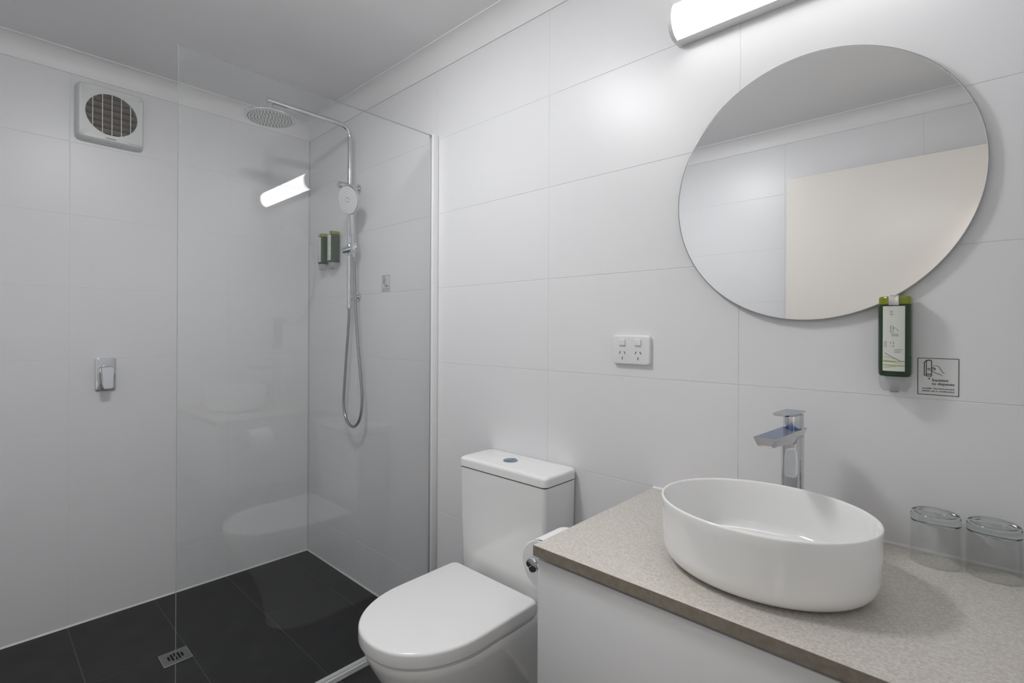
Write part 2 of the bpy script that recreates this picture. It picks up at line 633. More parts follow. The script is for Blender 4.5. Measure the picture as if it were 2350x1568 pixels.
# ------------------------------------------------------------------ shower screen
sg = thing('shower_screen', 'frameless clear glass shower panel held in a white wall channel', 'shower screen', (XG, -0.45, 0.042))
GY, GZ = -0.899, 2.0155
gb = bmesh.new()
box(gb, XG - 0.004, XG + 0.004, GY, -0.012, 0.042, GZ)
for f in gb.faces:
    f.material_index = 0 if abs(f.normal.x) > 0.9 else 1
obj('glass_panel', gb, ['pane', 'pane_edge'], sg, smooth=False)
gb = bmesh.new()
box(gb, XG - 0.011, XG - 0.0042, -0.030, -0.0005, 0.042, GZ + 0.002, 0.0015)
box(gb, XG + 0.0042, XG + 0.016, -0.030, -0.0005, 0.042, GZ + 0.002, 0.003, 3)
box(gb, XG - 0.008, XG + 0.012, -0.011, -0.0005, 0.042, GZ + 0.001)
obj('wall_channel', gb, 'white_metal', sg)

# ------------------------------------------------------------------ floor waste
dr = thing('floor_drain', 'square steel floor drain grate in the dark shower tiles', 'drain', (0.5405, -0.7585, 0.0))
x0, x1, y0, y1 = 0.4965, 0.5845, -0.8025, -0.7145
cx, cy = (x0 + x1) / 2, (y0 + y1) / 2
slots = []
R0 = 0.028
for k in range(5):
    yc = cy + (k - 2) * 0.0108
    hl = math.sqrt(max(0, R0 * R0 - (yc - cy) ** 2)) - 0.001
    slots.append(rrect(cx - hl, cx + hl, yc - 0.0037, yc + 0.0037, 0.0036, 3))
obj('grate', sheet2d(rrect(x0, x1, y0, y1, 0.002, 2), slots, 0.002, lambda u, v, n: Vector((u, v, 0.0022 + n))), 'steel', dr, smooth=False)
obj('cavity', bx(x0 + 0.002, x1 - 0.002, y0 + 0.002, y1 - 0.002, 0.0001, 0.0009), 'black', dr, smooth=False)
fr = sheet2d(rrect(x0 - 0.002, x1 + 0.002, y0 - 0.002, y1 + 0.002, 0.002, 2), [rrect(x0, x1, y0, y1, 0.002, 2)], 0.002,
             lambda u, v, n: Vector((u, v, 0.0014 + n)))
obj('frame', fr, 'chrome_dull', dr, smooth=False)

# ------------------------------------------------------------------ exhaust fan
FY, FZ, FH, FD = -0.8800, 2.1350, 0.1125, 0.047
fn = thing('exhaust_fan', 'square white wall exhaust fan with round slatted grille', 'fan', (0, FY, FZ - FH))
def fo(ins, n=96):
    """rounded square outline, evenly spread in angle"""
    hw, hh = FH + 0.004 - ins, FH + 0.006 - ins
    out = []
    for i in range(n):
        a = 2 * PI * (i + 0.5) / n
        c, s = math.cos(a), math.sin(a)
        k = (abs(c / hw) ** 14 + abs(s / hh) ** 14) ** (-1 / 14)
        out.append((FY + k * c, FZ + k * s))
    return out



hb = bmesh.new()
for r0, r1 in ((0, 1),):
    rings = []
    for ins, n in ((0, 0.0005), (0.0, 0.008), (0.004, 0.034), (0.007, FD - 0.004), (0.011, FD)):
        rings.append([on_left(u, v, n) for u, v in fo(ins)])
    rings.append([on_left(u, v, FD) for u, v in [(FY + 0.0875 * math.cos(a), FZ + 0.0865 * math.sin(a)) for a in
                 [math.atan2(v2 - FZ, u2 - FY) for u2, v2 in fo(0.011)]]])
    rings.append([on_left(u, v, 0.012) for u, v in [(FY + 0.0875 * math.cos(a), FZ + 0.0865 * math.sin(a)) for a in
                 [math.atan2(v2 - FZ, u2 - FY) for u2, v2 in fo(0.011)]]])
    loft(hb, rings)
obj('housing', hb, 'fan_white', fn, angle=40)
cv = bmesh.new()
cyl(cv, (0.0125, FY, FZ), (0.0135, FY, FZ), 0.087, n=48)
obj('cavity', cv, 'black', fn)
for k in range(6):
    z = FZ - 0.066 + k * 0.0265
    hw = math.sqrt(max(0.0001, 0.085 ** 2 - (z - FZ) ** 2))
    lv = bmesh.new()
    loft(lv, [[Vector((0.022, y, z - 0.006)), Vector((0.034, y, z + 0.003)), Vector((0.033, y, z + 0.006)), Vector((0.021, y, z - 0.003))]
              for y in (FY - hw, FY + hw)])
    obj('louvre', lv, 'fan_blade', fn, smooth=False)
sl = bmesh.new()
for k in range(31):
    z = FZ - 0.084 + k * 0.0056
    hw = math.sqrt(max(0, 0.0885 ** 2 - (z - FZ) ** 2))
    box(sl, FD - 0.006, FD - 0.002, FY - hw, FY + hw, z - 0.00085, z + 0.00085)
o = obj('grille_slats', sl, 'fan_rib', fn, smooth=False)
o['kind'] = 'stuff'
for k in range(5):
    y = FY + (k - 2) * 0.0318
    hh = math.sqrt(max(0, 0.0875 ** 2 - (y - FY) ** 2))
    obj('bar', bx(FD - 0.004, FD + 0.0012, y - 0.0012, y + 0.0012, FZ - hh, FZ + hh), 'fan_white', fn, smooth=False)
rb_ = bmesh.new()
for k in range(38):
    z = FZ - 0.094 + k * 0.0051
    t = (z - FZ) / 0.089
    hw = 0.0895 * math.sqrt(1 - t * t) if abs(t) < 1 else 0
    if hw > 0:
        box(rb_, FD - 0.001, FD + 0.0007, FY - 0.097, FY - hw, z - 0.0012, z + 0.0012)
        box(rb_, FD - 0.001, FD + 0.0007, FY + hw, FY + 0.097, z - 0.0012, z + 0.0012)
    else:
        box(rb_, FD - 0.001, FD + 0.0007, FY - 0.097, FY + 0.097, z - 0.0012, z + 0.0012)
o = obj('face_ribs', rb_, 'fan_white', fn, smooth=False)
o['kind'] = 'stuff'
bd = bmesh.new()
box(bd, FD - 0.001, FD + 0.001, FY - 0.020, FY + 0.014, FZ - 0.1025, FZ - 0.0985)
obj('badge', bd, 'ink_grey', fn, smooth=False)
bd = bmesh.new()
box(bd, FD - 0.001, FD + 0.0009, FY + 0.056, FY + 0.095, FZ - 0.1035, FZ - 0.1020)
obj('badge', bd, 'ink_grey', fn, smooth=False)
sc = bmesh.new()
cyl(sc, (0.024, FY - 0.008, FZ - FH - 0.0035), (0.024, FY - 0.008, FZ - FH + 0.002), 0.0028, n=12)
obj('screw', sc, 'ink', fn)

# ------------------------------------------------------------------ shower mixer valve on the end wall
VY, VZ = -0.8915, 1.036
mv = thing('shower_mixer', 'chrome single lever shower mixer on rectangular wall plate', 'tap', (0, VY, VZ))
vb = bmesh.new()
soft_plate(vb, lambda i: rrect(VY - 0.035 + i, VY + 0.035 - i, VZ - 0.070 + i, VZ + 0.070 - i, 0.009, 4), 0.0003, 0.008, 0.0025, on_left)
obj('wall_plate', vb, 'chrome', mv)
vb = bmesh.new()
cyl(vb, (0.008, VY, VZ + 0.018), (0.040, VY, VZ + 0.018), 0.021, bev=0.002)
obj('spindle', vb, 'chrome', mv)
vb = bmesh.new()
rings = []
for x, zt, zb, hw, r in ((0.034, VZ + 0.040, VZ - 0.006, 0.0235, 0.018), (0.046, VZ + 0.040, VZ - 0.052, 0.0235, 0.011),
                         (0.056, VZ + 0.037, VZ - 0.057, 0.0225, 0.010), (0.060, VZ + 0.033, VZ - 0.055, 0.0195, 0.008)):
    ring = rrect(VY - hw, VY + hw, zb, zt, min(r, hw * 0.9), 5)
    out = []
    for y, z in ring:
        t = (z - zb) / (zt - zb)
        out.append(Vector((x + (0.010 * (1 - t) if x > 0.04 else 0), VY + (y - VY) * (0.78 + 0.22 * t), z)))
    rings.append(out)
loft(vb, rings)
obj('lever', vb, 'chrome', mv)

# ------------------------------------------------------------------ shower rail with overhead rose
RX, RY = 0.530, -0.050
rs = thing('shower_rail', 'tall chrome shower rail with overhead rose on the white tiled wall', 'shower', (RX, 0, 1.33))
rb2 = bmesh.new()
ZAm = 2.205
arc = [(RX, RY - 0.055 + 0.055 * math.cos(t), ZAm - 0.055 + 0.055 * math.sin(t)) for t in [PI / 2 * i / 12 for i in range(13)]]
tube(rb2, [(RX, RY, 1.345)] + [(RX, RY, 1.345 + (ZAm - 0.055 - 1.345) * i / 8) for i in range(1, 8)] + arc +
     [(RX, RY - 0.055 - 0.33 * i / 6, ZAm) for i in range(1, 7)], 0.0115, 20)
obj('riser_pipe', rb2, 'chrome', rs)
for z in (1.392, 1.917):
    b = bmesh.new()
    cyl(b, (RX, -0.0005, z), (RX, -0.007, z), 0.022, bev=0.002)
    cyl(b, (RX, -0.007, z), (RX, RY, z), 0.0115)
    obj('wall_bracket', b, 'chrome', rs)
b = bmesh.new()
cyl(b, (RX, -0.030, 1.917), (RX, -0.104, 1.917), 0.0165, bev=0.002)
dv = obj('diverter', b, 'chrome', rs)
b = bmesh.new()
cyl(b, (RX, -0.104, 1.917), (RX, -0.109, 1.917), 0.0135)
obj('knob_end', b, 'chrome_dull', dv)
b = bmesh.new()
cyl(b, (RX, RY, 1.3475), (RX, RY, 1.328), 0.0135, 0.0105, bev=0.001)
obj('hose_outlet', b, 'chrome', rs)
b = bmesh.new()
cyl(b, (RX, RY, 1.588), (RX, RY, 1.640), 0.0185, bev=0.002)
cyl(b, (RX + 0.012, RY - 0.040, 1.604), (RX + 0.064, RY + 0.006, 1.622), 0.0150, bev=0.002)
cyl(b, (RX + 0.052, RY - 0.006, 1.598), (RX + 0.052, RY - 0.008, 1.640), 0.0165, 0.0190, bev=0.0015)
cyl(b, (RX, RY, 1.616), (RX + 0.052, RY - 0.007, 1.618), 0.009)
obj('slider', b, 'chrome', rs)
HX, HY, HZ = RX, -0.422, 2.128
b = bmesh.new()
cyl(b, (HX, HY, ZAm - 0.006), (HX, HY, HZ + 0.032), 0.0125, 0.0145, bev=0.001)
cyl(b, (HX, HY, HZ + 0.034), (HX, HY, HZ + 0.014), 0.0165, 0.020, bev=0.002)
obj('swivel_joint', b, 'chrome', rs)
b = bmesh.new()
lathe(b, (HX, HY, HZ), [(0.030, 0.0160), (0.087, 0.0105), (0.1015, 0.0075), (0.1035, 0.0045), (0.1025, 0.0015), (0.1005, 0.0003)], 64)
rose = obj('overhead_rose', b, 'chrome', rs)
b = bmesh.new()
cyl(b, (HX, HY, HZ + 0.0004), (HX, HY, HZ - 0.0008), 0.0955, n=64)
obj('rose_face', b, 'chrome_dull', rose)
b = bmesh.new()
for ring, cnt in ((0.010, 5), (0.0225, 10), (0.035, 16), (0.0475, 22), (0.060, 28), (0.0725, 34), (0.084, 40)):
    for k in range(cnt):
        a = 2 * PI * k / cnt + ring * 31
        cyl(b, (HX + ring * math.cos(a), HY + ring * math.sin(a), HZ - 0.0007), (HX + ring * math.cos(a), HY + ring * math.sin(a), HZ - 0.0028), 0.0026, 0.0022, n=8)
o = obj('nozzles', b, 'ink_grey', rose)
o['kind'] = 'stuff'

# hand shower, handle dropped into the slider, hose looping below
hs = thing('hand_shower', 'round chrome hand shower in the rail slider with looped silver hose', 'hand shower', (RX + 0.046, RY - 0.03, 0.78))
hp = Vector((RX + 0.052, RY - 0.006, 1.575))
ht = Vector((RX + 0.078, RY - 0.034, 1.785))
b = bmesh.new()
tube(b, [hp, hp.lerp(ht, 0.25), hp.lerp(ht, 0.5), hp.lerp(ht, 0.8), ht + Vector((0, 0, 0.02))], 0.011, 16,
     rf=lambda i: (0.0085, 0.0105, 0.0125, 0.0135, 0.014)[i])
obj('handle', b, 'chrome', hs)
hc = Vector((RX + 0.092, RY - 0.058, 1.828))
nr = Vector((0.20, -0.95, -0.22)).normalized()
b = bmesh.new()
u_, v_ = frame(nr)
rings = []
for r, s in ((0.030, -0.024), (0.056, -0.019), (0.065, -0.010), (0.0665, -0.002), (0.065, 0.002), (0.062, 0.0035)):
    rings.append([hc + nr * s + (u_ * math.cos(2 * PI * i / 48) + v_ * math.sin(2 * PI * i / 48)) * r for i in range(48)])
loft(b, rings)
hh = obj('spray_head', b, 'chrome', hs)
b = bmesh.new()
cyl(b, hc + nr * 0.003, hc + nr * 0.0045, 0.0605, n=48)
obj('spray_face', b, 'white_plastic', hh)
b = bmesh.new()
for ring, cnt in ((0.0115, 8), (0.024, 14), (0.037, 20), (0.050, 26)):
    for k in range(cnt):
        a = 2 * PI * k / cnt
        p = hc + nr * 0.0044 + (u_ * math.cos(a) + v_ * math.sin(a)) * ring
        cyl(b, p, p + nr * 0.0015, 0.0024 if ring < 0.02 else 0.0013, n=8)
o = obj('nozzles', b, 'ink_grey', hh)
o['kind'] = 'stuff'
b = bmesh.new()
hose = bezier([(RX + 0.052, RY - 0.006, 1.577), (RX + 0.056, RY - 0.005, 1.50), (RX + 0.066, RY - 0.006, 1.38), (RX + 0.090, RY - 0.008, 1.20),
               (RX + 0.124, RY - 0.010, 1.02), (RX + 0.138, RY - 0.010, 0.91), (RX + 0.119, RY - 0.010, 0.82), (RX + 0.062, RY - 0.008, 0.776),
               (RX - 0.004, RY - 0.004, 0.792), (RX - 0.042, RY - 0.002, 0.855), (RX - 0.042, RY, 0.95),
               (RX - 0.026, RY, 1.09), (RX - 0.007, RY, 1.24), (RX, RY, 1.332)], 16)
hose = resample(hose, 0.0022)
tube(b, hose, 0.006, 10, rf=lambda i: 0.0072 if i % 2 else 0.0060)
obj('hose', b, 'hose', hs, angle=70)


# ------------------------------------------------------------------ soap dispensers
def dispenser(name, label, xc, z0, group):
    """bottle in a clear wall bracket; z0 = underside of the green bottle"""
    t = thing(name, label, 'dispenser', (xc, 0, z0 - 0.032), group)
    hw, dp, h = 0.0268, 0.052, 0.158
    b = bmesh.new()
    box(b, xc - 0.019, xc + 0.019, -0.012, -0.0005, z0 - 0.010, z0 + h - 0.012, 0.002)
    obj('wall_bracket', b, 'clear_plastic', t)
    out = lambda i, w=hw: [(xc + u, v) for u, v in
                           [(-w + i, -0.008 - i * 0.3), (-w + i, -0.030)] +
                           [((w - i) * math.sin(a), -0.030 - (dp - 0.030 - i) * math.cos(a) ** 0.6) for a in
                            [math.radians(-88 + 176 * k / 18) for k in range(19)]] + [(w - i, -0.030), (w - i, -0.008 - i * 0.3)]]
    rings = []
    for z, i in ((z0, 0.003), (z0 + 0.003, 0.0005), (z0 + 0.02, 0.0), (z0 + h - 0.016, 0.0)):
        rings.append([Vector((u, v, z)) for u, v in out(i)])
    b = bmesh.new()
    loft(b, rings)
    bt = obj('bottle', b, 'green', t, angle=40)
    rings = []
    for z, i in ((z0 + h - 0.0158, 0.0002), (z0 + h - 0.004, 0.0006), (z0 + h - 0.001, 0.002), (z0 + h, 0.005)):
        rings.append([Vector((u, v, z)) for u, v in out(i)])
    b = bmesh.new()
    loft(b, rings)
    obj('bottle_top', b, 'lime', t, angle=40)
    b = bmesh.new()
    box(b, xc - 0.0085, xc + 0.0085, -0.0545, -0.030, z0 + h - 0.019, z0 + h + 0.0015, 0.0015)
    obj('clip', b, 'chrome_dull', t)
    b = bmesh.new()
    rings = [[Vector((u, v, z)) for u, v in out(i)] for z, i in ((z0 - 0.030, 0.008), (z0 - 0.022, 0.003), (z0 - 0.001, 0.001))]
    loft(b, rings)
    nz = obj('squeeze_nozzle', b, 'clear_plastic', t, angle=40)
    b = bmesh.new()
    cyl(b, (xc, -0.034, z0 - 0.020), (xc, -0.034, z0 - 0.0325), 0.0085, 0.0065, n=16)
    obj('outlet', b, 'ink_grey', nz)
    # front label, wrapped over the curved front
    lw = 0.0175

    def front(u, v, n):
        a = max(-1, min(1, u / hw))
        return Vector((xc + u, -0.030 - (dp - 0.030) * (1 - a * a) ** 0.30 - n, z0 + v))
    b = bmesh.new()
    cols = 12
    for k in range(cols):
        ua, ub = -lw + 2 * lw * k / cols, -lw + 2 * lw * (k + 1) / cols
        b.faces.new([b.verts.new(front(q, r, 0.0012)) for q, r in ((ua, 0.010), (ub, 0.010), (ub, 0.138), (ua, 0.138))])
    bmesh.ops.remove_doubles(b, verts=b.verts, dist=1e-6)
    lab = obj('label', b, 'label', t)
    P = lambda u, v, n: front(-lw + 2 * lw * u, 0.138 - 0.128 * v, n + 0.0013)

    def pr(nm, strokes, m):
        bb = bmesh.new()
        for wd, pts in strokes:
            fine = []
            for (a, c), (d, e) in zip(pts[:-1], pts[1:]):
                fine += [(a + (d - a) * k / 5, c + (e - c) * k / 5) for k in range(5)]
            fine.append(pts[-1])
            for (a, c), (d, e) in zip(fine[:-1], fine[1:]):
                dx, dy = (d - a) * 0.035, (e - c) * 0.128
                ln = math.hypot(dx, dy) or 1e-9
                ox, oy = dy / ln * wd / 2 / 0.035, -dx / ln * wd / 2 / 0.128
                bb.faces.new([bb.verts.new(P(q, r, 0.0002)) for q, r in ((a - ox, c - oy), (a + ox, c + oy), (d + ox, e + oy), (d - ox, e - oy))])
        obj(nm, bb, m, lab, smooth=False)
    pr('print', [(0.0011, [(0.33, 0.085), (0.37, 0.085)]), (0.0011, [(0.44, 0.085), (0.50, 0.085)]), (0.0011, [(0.33, 0.128), (0.37, 0.128)]),
                 (0.0013, [(0.44, 0.128), (0.50, 0.128)]), (0.0010, [(0.40, 0.07), (0.40, 0.14)])], 'ink_grey')
    pr('print', [(0.0011, [(0.36, 0.305), (0.36, 0.405)]), (0.0008, [(0.36, 0.305), (0.48, 0.305), (0.48, 0.405), (0.36, 0.405)]),
                 (0.0009, [(0.44, 0.35), (0.56, 0.33), (0.66, 0.36), (0.72, 0.39)]),
                 (0.0011, [(0.40, 0.430), (0.72, 0.430)]), (0.0011, [(0.40, 0.455), (0.72, 0.455)])], 'ink_teal')
    pr('print', [(0.0007, [(0.08, 0.545), (0.17, 0.545), (0.17, 0.625), (0.08, 0.625), (0.08, 0.545)]),
                 (0.0011, [(0.36, 0.55), (0.36, 0.58)]), (0.0013, [(0.46, 0.545), (0.52, 0.580)]), (0.0011, [(0.37, 0.62), (0.41, 0.62)]),
                 (0.0014, [(0.48, 0.60), (0.51, 0.63)]), (0.0007, [(0.54, 0.665), (0.92, 0.665)]), (0.0007, [(0.54, 0.688), (0.84, 0.688)]),
                 (0.0007, [(0.54, 0.708), (0.80, 0.708)]), (0.0006, [(0.02, 0.775), (0.55, 0.81)]), (0.0006, [(0.10, 0.85), (0.98, 0.885)])], 'ink_grey')
    pr('print', [(0.0009, [(0.08, 0.72), (0.45, 0.785), (0.82, 0.845), (0.98, 0.845)])], 'ink_brown')
    pr('print', [(0.0030, [(0.02, 0.845), (0.30, 0.848)]), (0.0018, [(0.30, 0.848), (0.60, 0.848)]), (0.0009, [(0.6, 0.848), (0.98, 0.845)]),
                 (0.0016, [(0.02, 0.905), (0.40, 0.908), (0.98, 0.915)]), (0.0008, [(0.02, 0.945), (0.6, 0.925)])], 'ink_green')
    return t


dispenser('soap_dispenser', 'green soap dispenser mounted below the round mirror edge', 2.6215, 1.1465, 'soap dispensers')
dispenser('soap_dispenser', 'green soap dispenser in the shower, next to the chrome rail', 0.3285, 1.574, 'soap dispensers')
dispenser('soap_dispenser', 'green soap dispenser nearest the shower corner, farther from the rail', 0.2230, 1.574, 'soap dispensers')


# ------------------------------------------------------------------ instruction stickers
def sticker(label, x0, x1, z0, z1):
    wd, ht = x1 - x0, z1 - z0
    t = thing('instruction_sticker', label, 'sticker', ((x0 + x1) / 2, 0, z0), 'squeeze to dispense stickers')
    obj('film', bx(x0 - 0.002, x1 + 0.002, -0.0006, -0.0002, z0 - 0.002, z1 + 0.002), 'film', t, smooth=False)
    P = lambda u, v, n: on_back(x0 + wd * u, z1 - ht * v, 0.0007 + n)
    k = wd
    F = lambda u, v, n: on_back(x0 + u, z1 + v, 0.0007 + n)

    def st(nm, strokes, m='ink'):
        bb = bmesh.new()
        for w_, pts in strokes:
            ribbon(bb, [(u * wd, -v * ht) for u, v in pts], w_, F)
        obj(nm, bb, m, t, smooth=False)
    st('border', [(0.0011, [(0, 0), (1, 0), (1, 1), (0, 1), (0, 0)])])
    st('bottle_drawing', [(0.0014, [(0.165, 0.11), (0.165, 0.47), (0.20, 0.48)]), (0.0014, [(0.165, 0.11), (0.215, 0.065)]),
                          (0.0012, [(0.215, 0.065), (0.215, 0.47), (0.23, 0.495), (0.33, 0.495), (0.345, 0.47), (0.345, 0.08)]),
                          (0.0016, [(0.215, 0.075), (0.235, 0.055), (0.28, 0.048), (0.325, 0.06), (0.345, 0.085)]),
                          (0.0013, [(0.215, 0.435), (0.345, 0.435)]), (0.0008, [(0.24, 0.465), (0.32, 0.465)])])
    st('hand_drawing', [(0.0008, [(0.37, 0.205), (0.48, 0.20), (0.53, 0.225), (0.57, 0.30), (0.61, 0.37), (0.66, 0.395)]),
                        (0.0008, [(0.36, 0.355), (0.48, 0.415), (0.56, 0.435), (0.60, 0.465)]),
                        (0.0009, [(0.35, 0.345), (0.30, 0.325), (0.25, 0.30), (0.26, 0.28), (0.30, 0.285), (0.36, 0.295)]),
                        (0.0017, [(0.36, 0.255), (0.41, 0.265), (0.435, 0.285)]), (0.0010, [(0.435, 0.285), (0.42, 0.315), (0.37, 0.315)])])
    st('arrow', [(0.0009, [(0.255, 0.555), (0.30, 0.555)]), (0.0009, [(0.285, 0.535), (0.30, 0.555), (0.285, 0.578)])])
    obj('lettering', text_bm('Squeeze', 0.40 * wd, lambda a, c, n: F(a, c, n), 0.355 * wd, -0.625 * ht), 'ink', t, smooth=False)
    obj('lettering', text_bm('to dispense', 0.545 * wd, lambda a, c, n: F(a, c, n), 0.355 * wd, -0.725 * ht), 'ink', t, smooth=False)
    obj('lettering', text_bm('consider the environment', 0.79 * wd, lambda a, c, n: F(a, c, n), 0.11 * wd, -0.845 * ht), 'ink', t, smooth=False)
    obj('lettering', text_bm('please use in moderation', 0.79 * wd, lambda a, c, n: F(a, c, n), 0.11 * wd, -0.915 * ht), 'ink', t, smooth=False)


sticker('clear squeeze to dispense sticker beside the dispenser under the mirror', 2.6555, 2.7165, 1.1105, 1.1820)
sticker('clear squeeze to dispense sticker inside the shower beside the rail', 0.735, 0.796, 1.408, 1.480)

# ------------------------------------------------------------------ double power socket
SX, SZ = 2.0205, 1.179
so = thing('power_socket', 'white double power socket with two switches on the tiled wall', 'socket', (SX, 0, SZ - 0.041))
b = bmesh.new()
soft_plate(b, lambda i: rrect(SX - 0.059 + i, SX + 0.059 - i, SZ - 0.041 + i, SZ + 0.041 - i, 0.009, 5), 0.0003, 0.012, 0.0035, on_back)
obj('face_plate', b, 'white_plastic', so)
for dx in (-0.0265, 0.0235):
    b = bmesh.new()
    soft_plate(b, lambda i: rrect(SX + dx - 0.0095 + i, SX + dx + 0.0095 - i, SZ + 0.0125 + i, SZ + 0.0305 - i, 0.0015, 3), 0.0119, 0.0158, 0.0012, on_back)
    obj('switch', b, 'white_plastic', so)
    for ax, az, ang in ((-0.0075, -0.008, -28), (0.0075, -0.008, 28), (0.0, -0.024, 0)):
        a = math.radians(ang)
        b = bmesh.new()
        cxp, czp = SX + dx + ax, SZ + az
        c_, s_ = math.cos(a), math.sin(a)
        q = [(cxp + c_ * p + s_ * r, czp - s_ * p + c_ * r) for p, r in ((-0.0011, -0.0042), (0.0011, -0.0042), (0.0011, 0.0042), (-0.0011, 0.0042))]
        q = [(2 * cxp - x_, z_) for x_, z_ in q]
        loft(b, [[on_back(u, v, n) for u, v in q] for n in (0.0105, 0.0122)])
        obj('pin_slot', b, 'ink', so, smooth=False)

# ------------------------------------------------------------------ round mirror
MX, MZ, MR = 2.4595, 1.5565, 0.2985
mr = thing('round_mirror', 'large frameless round mirror reflecting the ceiling and cream door', 'mirror', (MX, 0, MZ - MR))
b = bmesh.new()
rings = []
for r, n in ((MR - 0.03, 0.010), (MR, 0.010), (MR, 0.0150), (MR - 0.0022, 0.0156)):
    rings.append([on_back(MX + r * math.cos(2 * PI * i / 160), MZ + r * math.sin(2 * PI * i / 160), n) for i in range(160)])
loft(b, rings)
obj('mirror_edge', b, 'mirror_edge', mr)
b = bmesh.new()
rings = []
for r, n in ((MR - 0.0022, 0.0156), (MR - 0.0026, 0.0157)):
    rings.append([on_back(MX + r * math.cos(2 * PI * i / 160), MZ + r * math.sin(2 * PI * i / 160), n) for i in range(160)])
loft(b, rings)
obj('mirror_face', b, 'mirror', mr, angle=5)
b = bmesh.new()
cyl(b, (MX, -0.0005, MZ), (MX, -0.0102, MZ), 0.2)
obj('backing', b, 'black', mr)

# ------------------------------------------------------------------ vanity: wall hung cabinet, worktop
CX0, CY0, CZT = 2.086, -0.512, 0.80
vc = thing('vanity_cabinet', 'white wall hung vanity cabinet under the stone worktop', 'cabinet', ((CX0 + L) / 2, -0.25, 0.455))
obj('body', bx(CX0 + 0.006, L - 0.001, -0.484, -0.0008, 0.456, 0.7782, 0.001, 1), 'cabinet', vc)
b = bx(CX0 + 0.006, L - 0.003, -0.504, -0.4855, 0.4565, 0.7700, 0.0012, 2)
obj('drawer_front', b, 'cabinet', vc)
ct = tag(obj('worktop', bx(CX0, L - 0.0008, CY0 + 0.001, -0.0006, 0.7785, CZT, 0.0010, 1), 'counter', loc=(CX0 + 0.37, -0.25, 0.7785)),
         'beige speckled stone worktop on the vanity cabinet', 'worktop')
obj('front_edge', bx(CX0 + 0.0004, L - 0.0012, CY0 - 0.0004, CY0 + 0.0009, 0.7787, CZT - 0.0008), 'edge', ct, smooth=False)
b = bmesh.new()
q = [(0.0004, -0.0004), (0.0045, 0.0002), (0.003, 0.0028), (0.0004, 0.0048)]
loft(b, [[Vector((x, -n, CZT + z)) for n, z in q] for x in (CX0 + 0.001, L - 0.002)])
obj('sealant_bead', b, 'seal', ct)

# ------------------------------------------------------------------ oval basin
BX, BY, BA, BB, BZ = 2.4575, -0.311, 0.1790, 0.1545, 0.920
bs = thing('wash_basin', 'white oval vessel basin standing on the stone worktop', 'basin', (BX, BY, CZT))
NB = 96
el = lambda i, z: [Vector((BX + (BA - i) * math.cos(2 * PI * k / NB), BY + (BB - i) * math.sin(2 * PI * k / NB), z)) for k in range(NB)]
prof = [(0.046, CZT + 0.0005), (0.040, CZT + 0.001), (0.034, CZT + 0.0028)]
for k in range(1, 8):
    t = PI / 2 * k / 7
    prof.append((0.0335 - 0.0300 * math.sin(t) , CZT + 0.003 + 0.034 * (1 - math.cos(t))))
prof += [(0.0020, CZT + 0.070), (0.0008, BZ - 0.020), (0.0, BZ - 0.004), (0.0006, BZ - 0.0012), (0.0025, BZ), (0.0045, BZ - 0.0008), (0.0058, BZ - 0.004)]
prof += [(0.0075, BZ - 0.03), (0.0095, CZT + 0.055)]
for k in range(1, 8):
    t = PI / 2 * k / 7
    prof.append((0.0105 + 0.030 * (1 - math.cos(t)), CZT + 0.046 - 0.026 * math.sin(t)))
prof += [(0.075, CZT + 0.0180), (0.120, CZT + 0.0168)]
b = bmesh.new()
loft(b, [el(i, z) for i, z in prof])
obj('bowl', b, 'porcelain', bs, angle=60)
b = bmesh.new()
lathe(b, (BX, BY, CZT), [(0.030, 0.0172), (0.031, 0.0195), (0.027, 0.0225), (0.018, 0.0240)], 32)
obj('pop_up_plug', b, 'porcelain', bs)

# ------------------------------------------------------------------ tall basin mixer
TX, TY = 2.4555, -0.0960
tp = thing('basin_mixer', 'tall chrome basin mixer with flat spout behind the basin', 'tap', (TX, TY, CZT))
sq = lambda h1, h2, r: (lambda i, z: [Vector((u, v, z)) for u, v in rrect(TX - h1 + i, TX + h1 - i, TY - h2 + i, TY + h2 - i, r, 5)])
rr = sq(0.0195, 0.0215, 0.012)
b = bmesh.new()
loft(b, [rr(-0.002, CZT + 0.0003), rr(-0.002, CZT + 0.004), rr(0.0, CZT + 0.006), rr(0.0, 0.99), rr(0.0, 1.012)])
obj('column', b, 'chrome', tp)
# spout: flat top tapering wedge running towards the basin
ST = 1.0285
YT = -0.2500
b = bmesh.new()
secs = []
for y, zb, hw in ((TY + 0.0215, 1.010, 0.0200), (TY - 0.010, 1.004, 0.0200), (TY - 0.030, 1.000, 0.0199), (-0.16, 1.005, 0.0197), (-0.215, 1.009, 0.0195), (YT + 0.006, 1.0105, 0.0195), (YT, 1.014, 0.0195)):
    xo = TX - 0.012 * (TY - y) / 0.155
    bw = hw - 0.0065
    secs.append([Vector((xo - hw, y, ST)), Vector((xo - hw, y, ST - 0.002)), Vector((xo - bw, y, zb)), Vector((xo + bw, y, zb)),
                 Vector((xo + hw, y, ST - 0.002)), Vector((xo + hw, y, ST))])
loft(b, secs)
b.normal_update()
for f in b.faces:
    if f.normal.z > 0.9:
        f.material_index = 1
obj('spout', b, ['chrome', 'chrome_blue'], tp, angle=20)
b = bmesh.new()
cyl(b, (TX - 0.010, YT + 0.030, 1.0115), (TX - 0.010, YT + 0.030, 1.0070), 0.0100)
obj('aerator', b, 'chrome_dull', tp)
b = bmesh.new()
cyl(b, (TX + 0.001, TY, ST - 0.002), (TX + 0.001, TY, ST + 0.030), 0.0195, bev=0.0015, n=36)
obj('cartridge_cap', b, 'chrome', tp)
b = bmesh.new()
secs = []
LT = ST + 0.0365
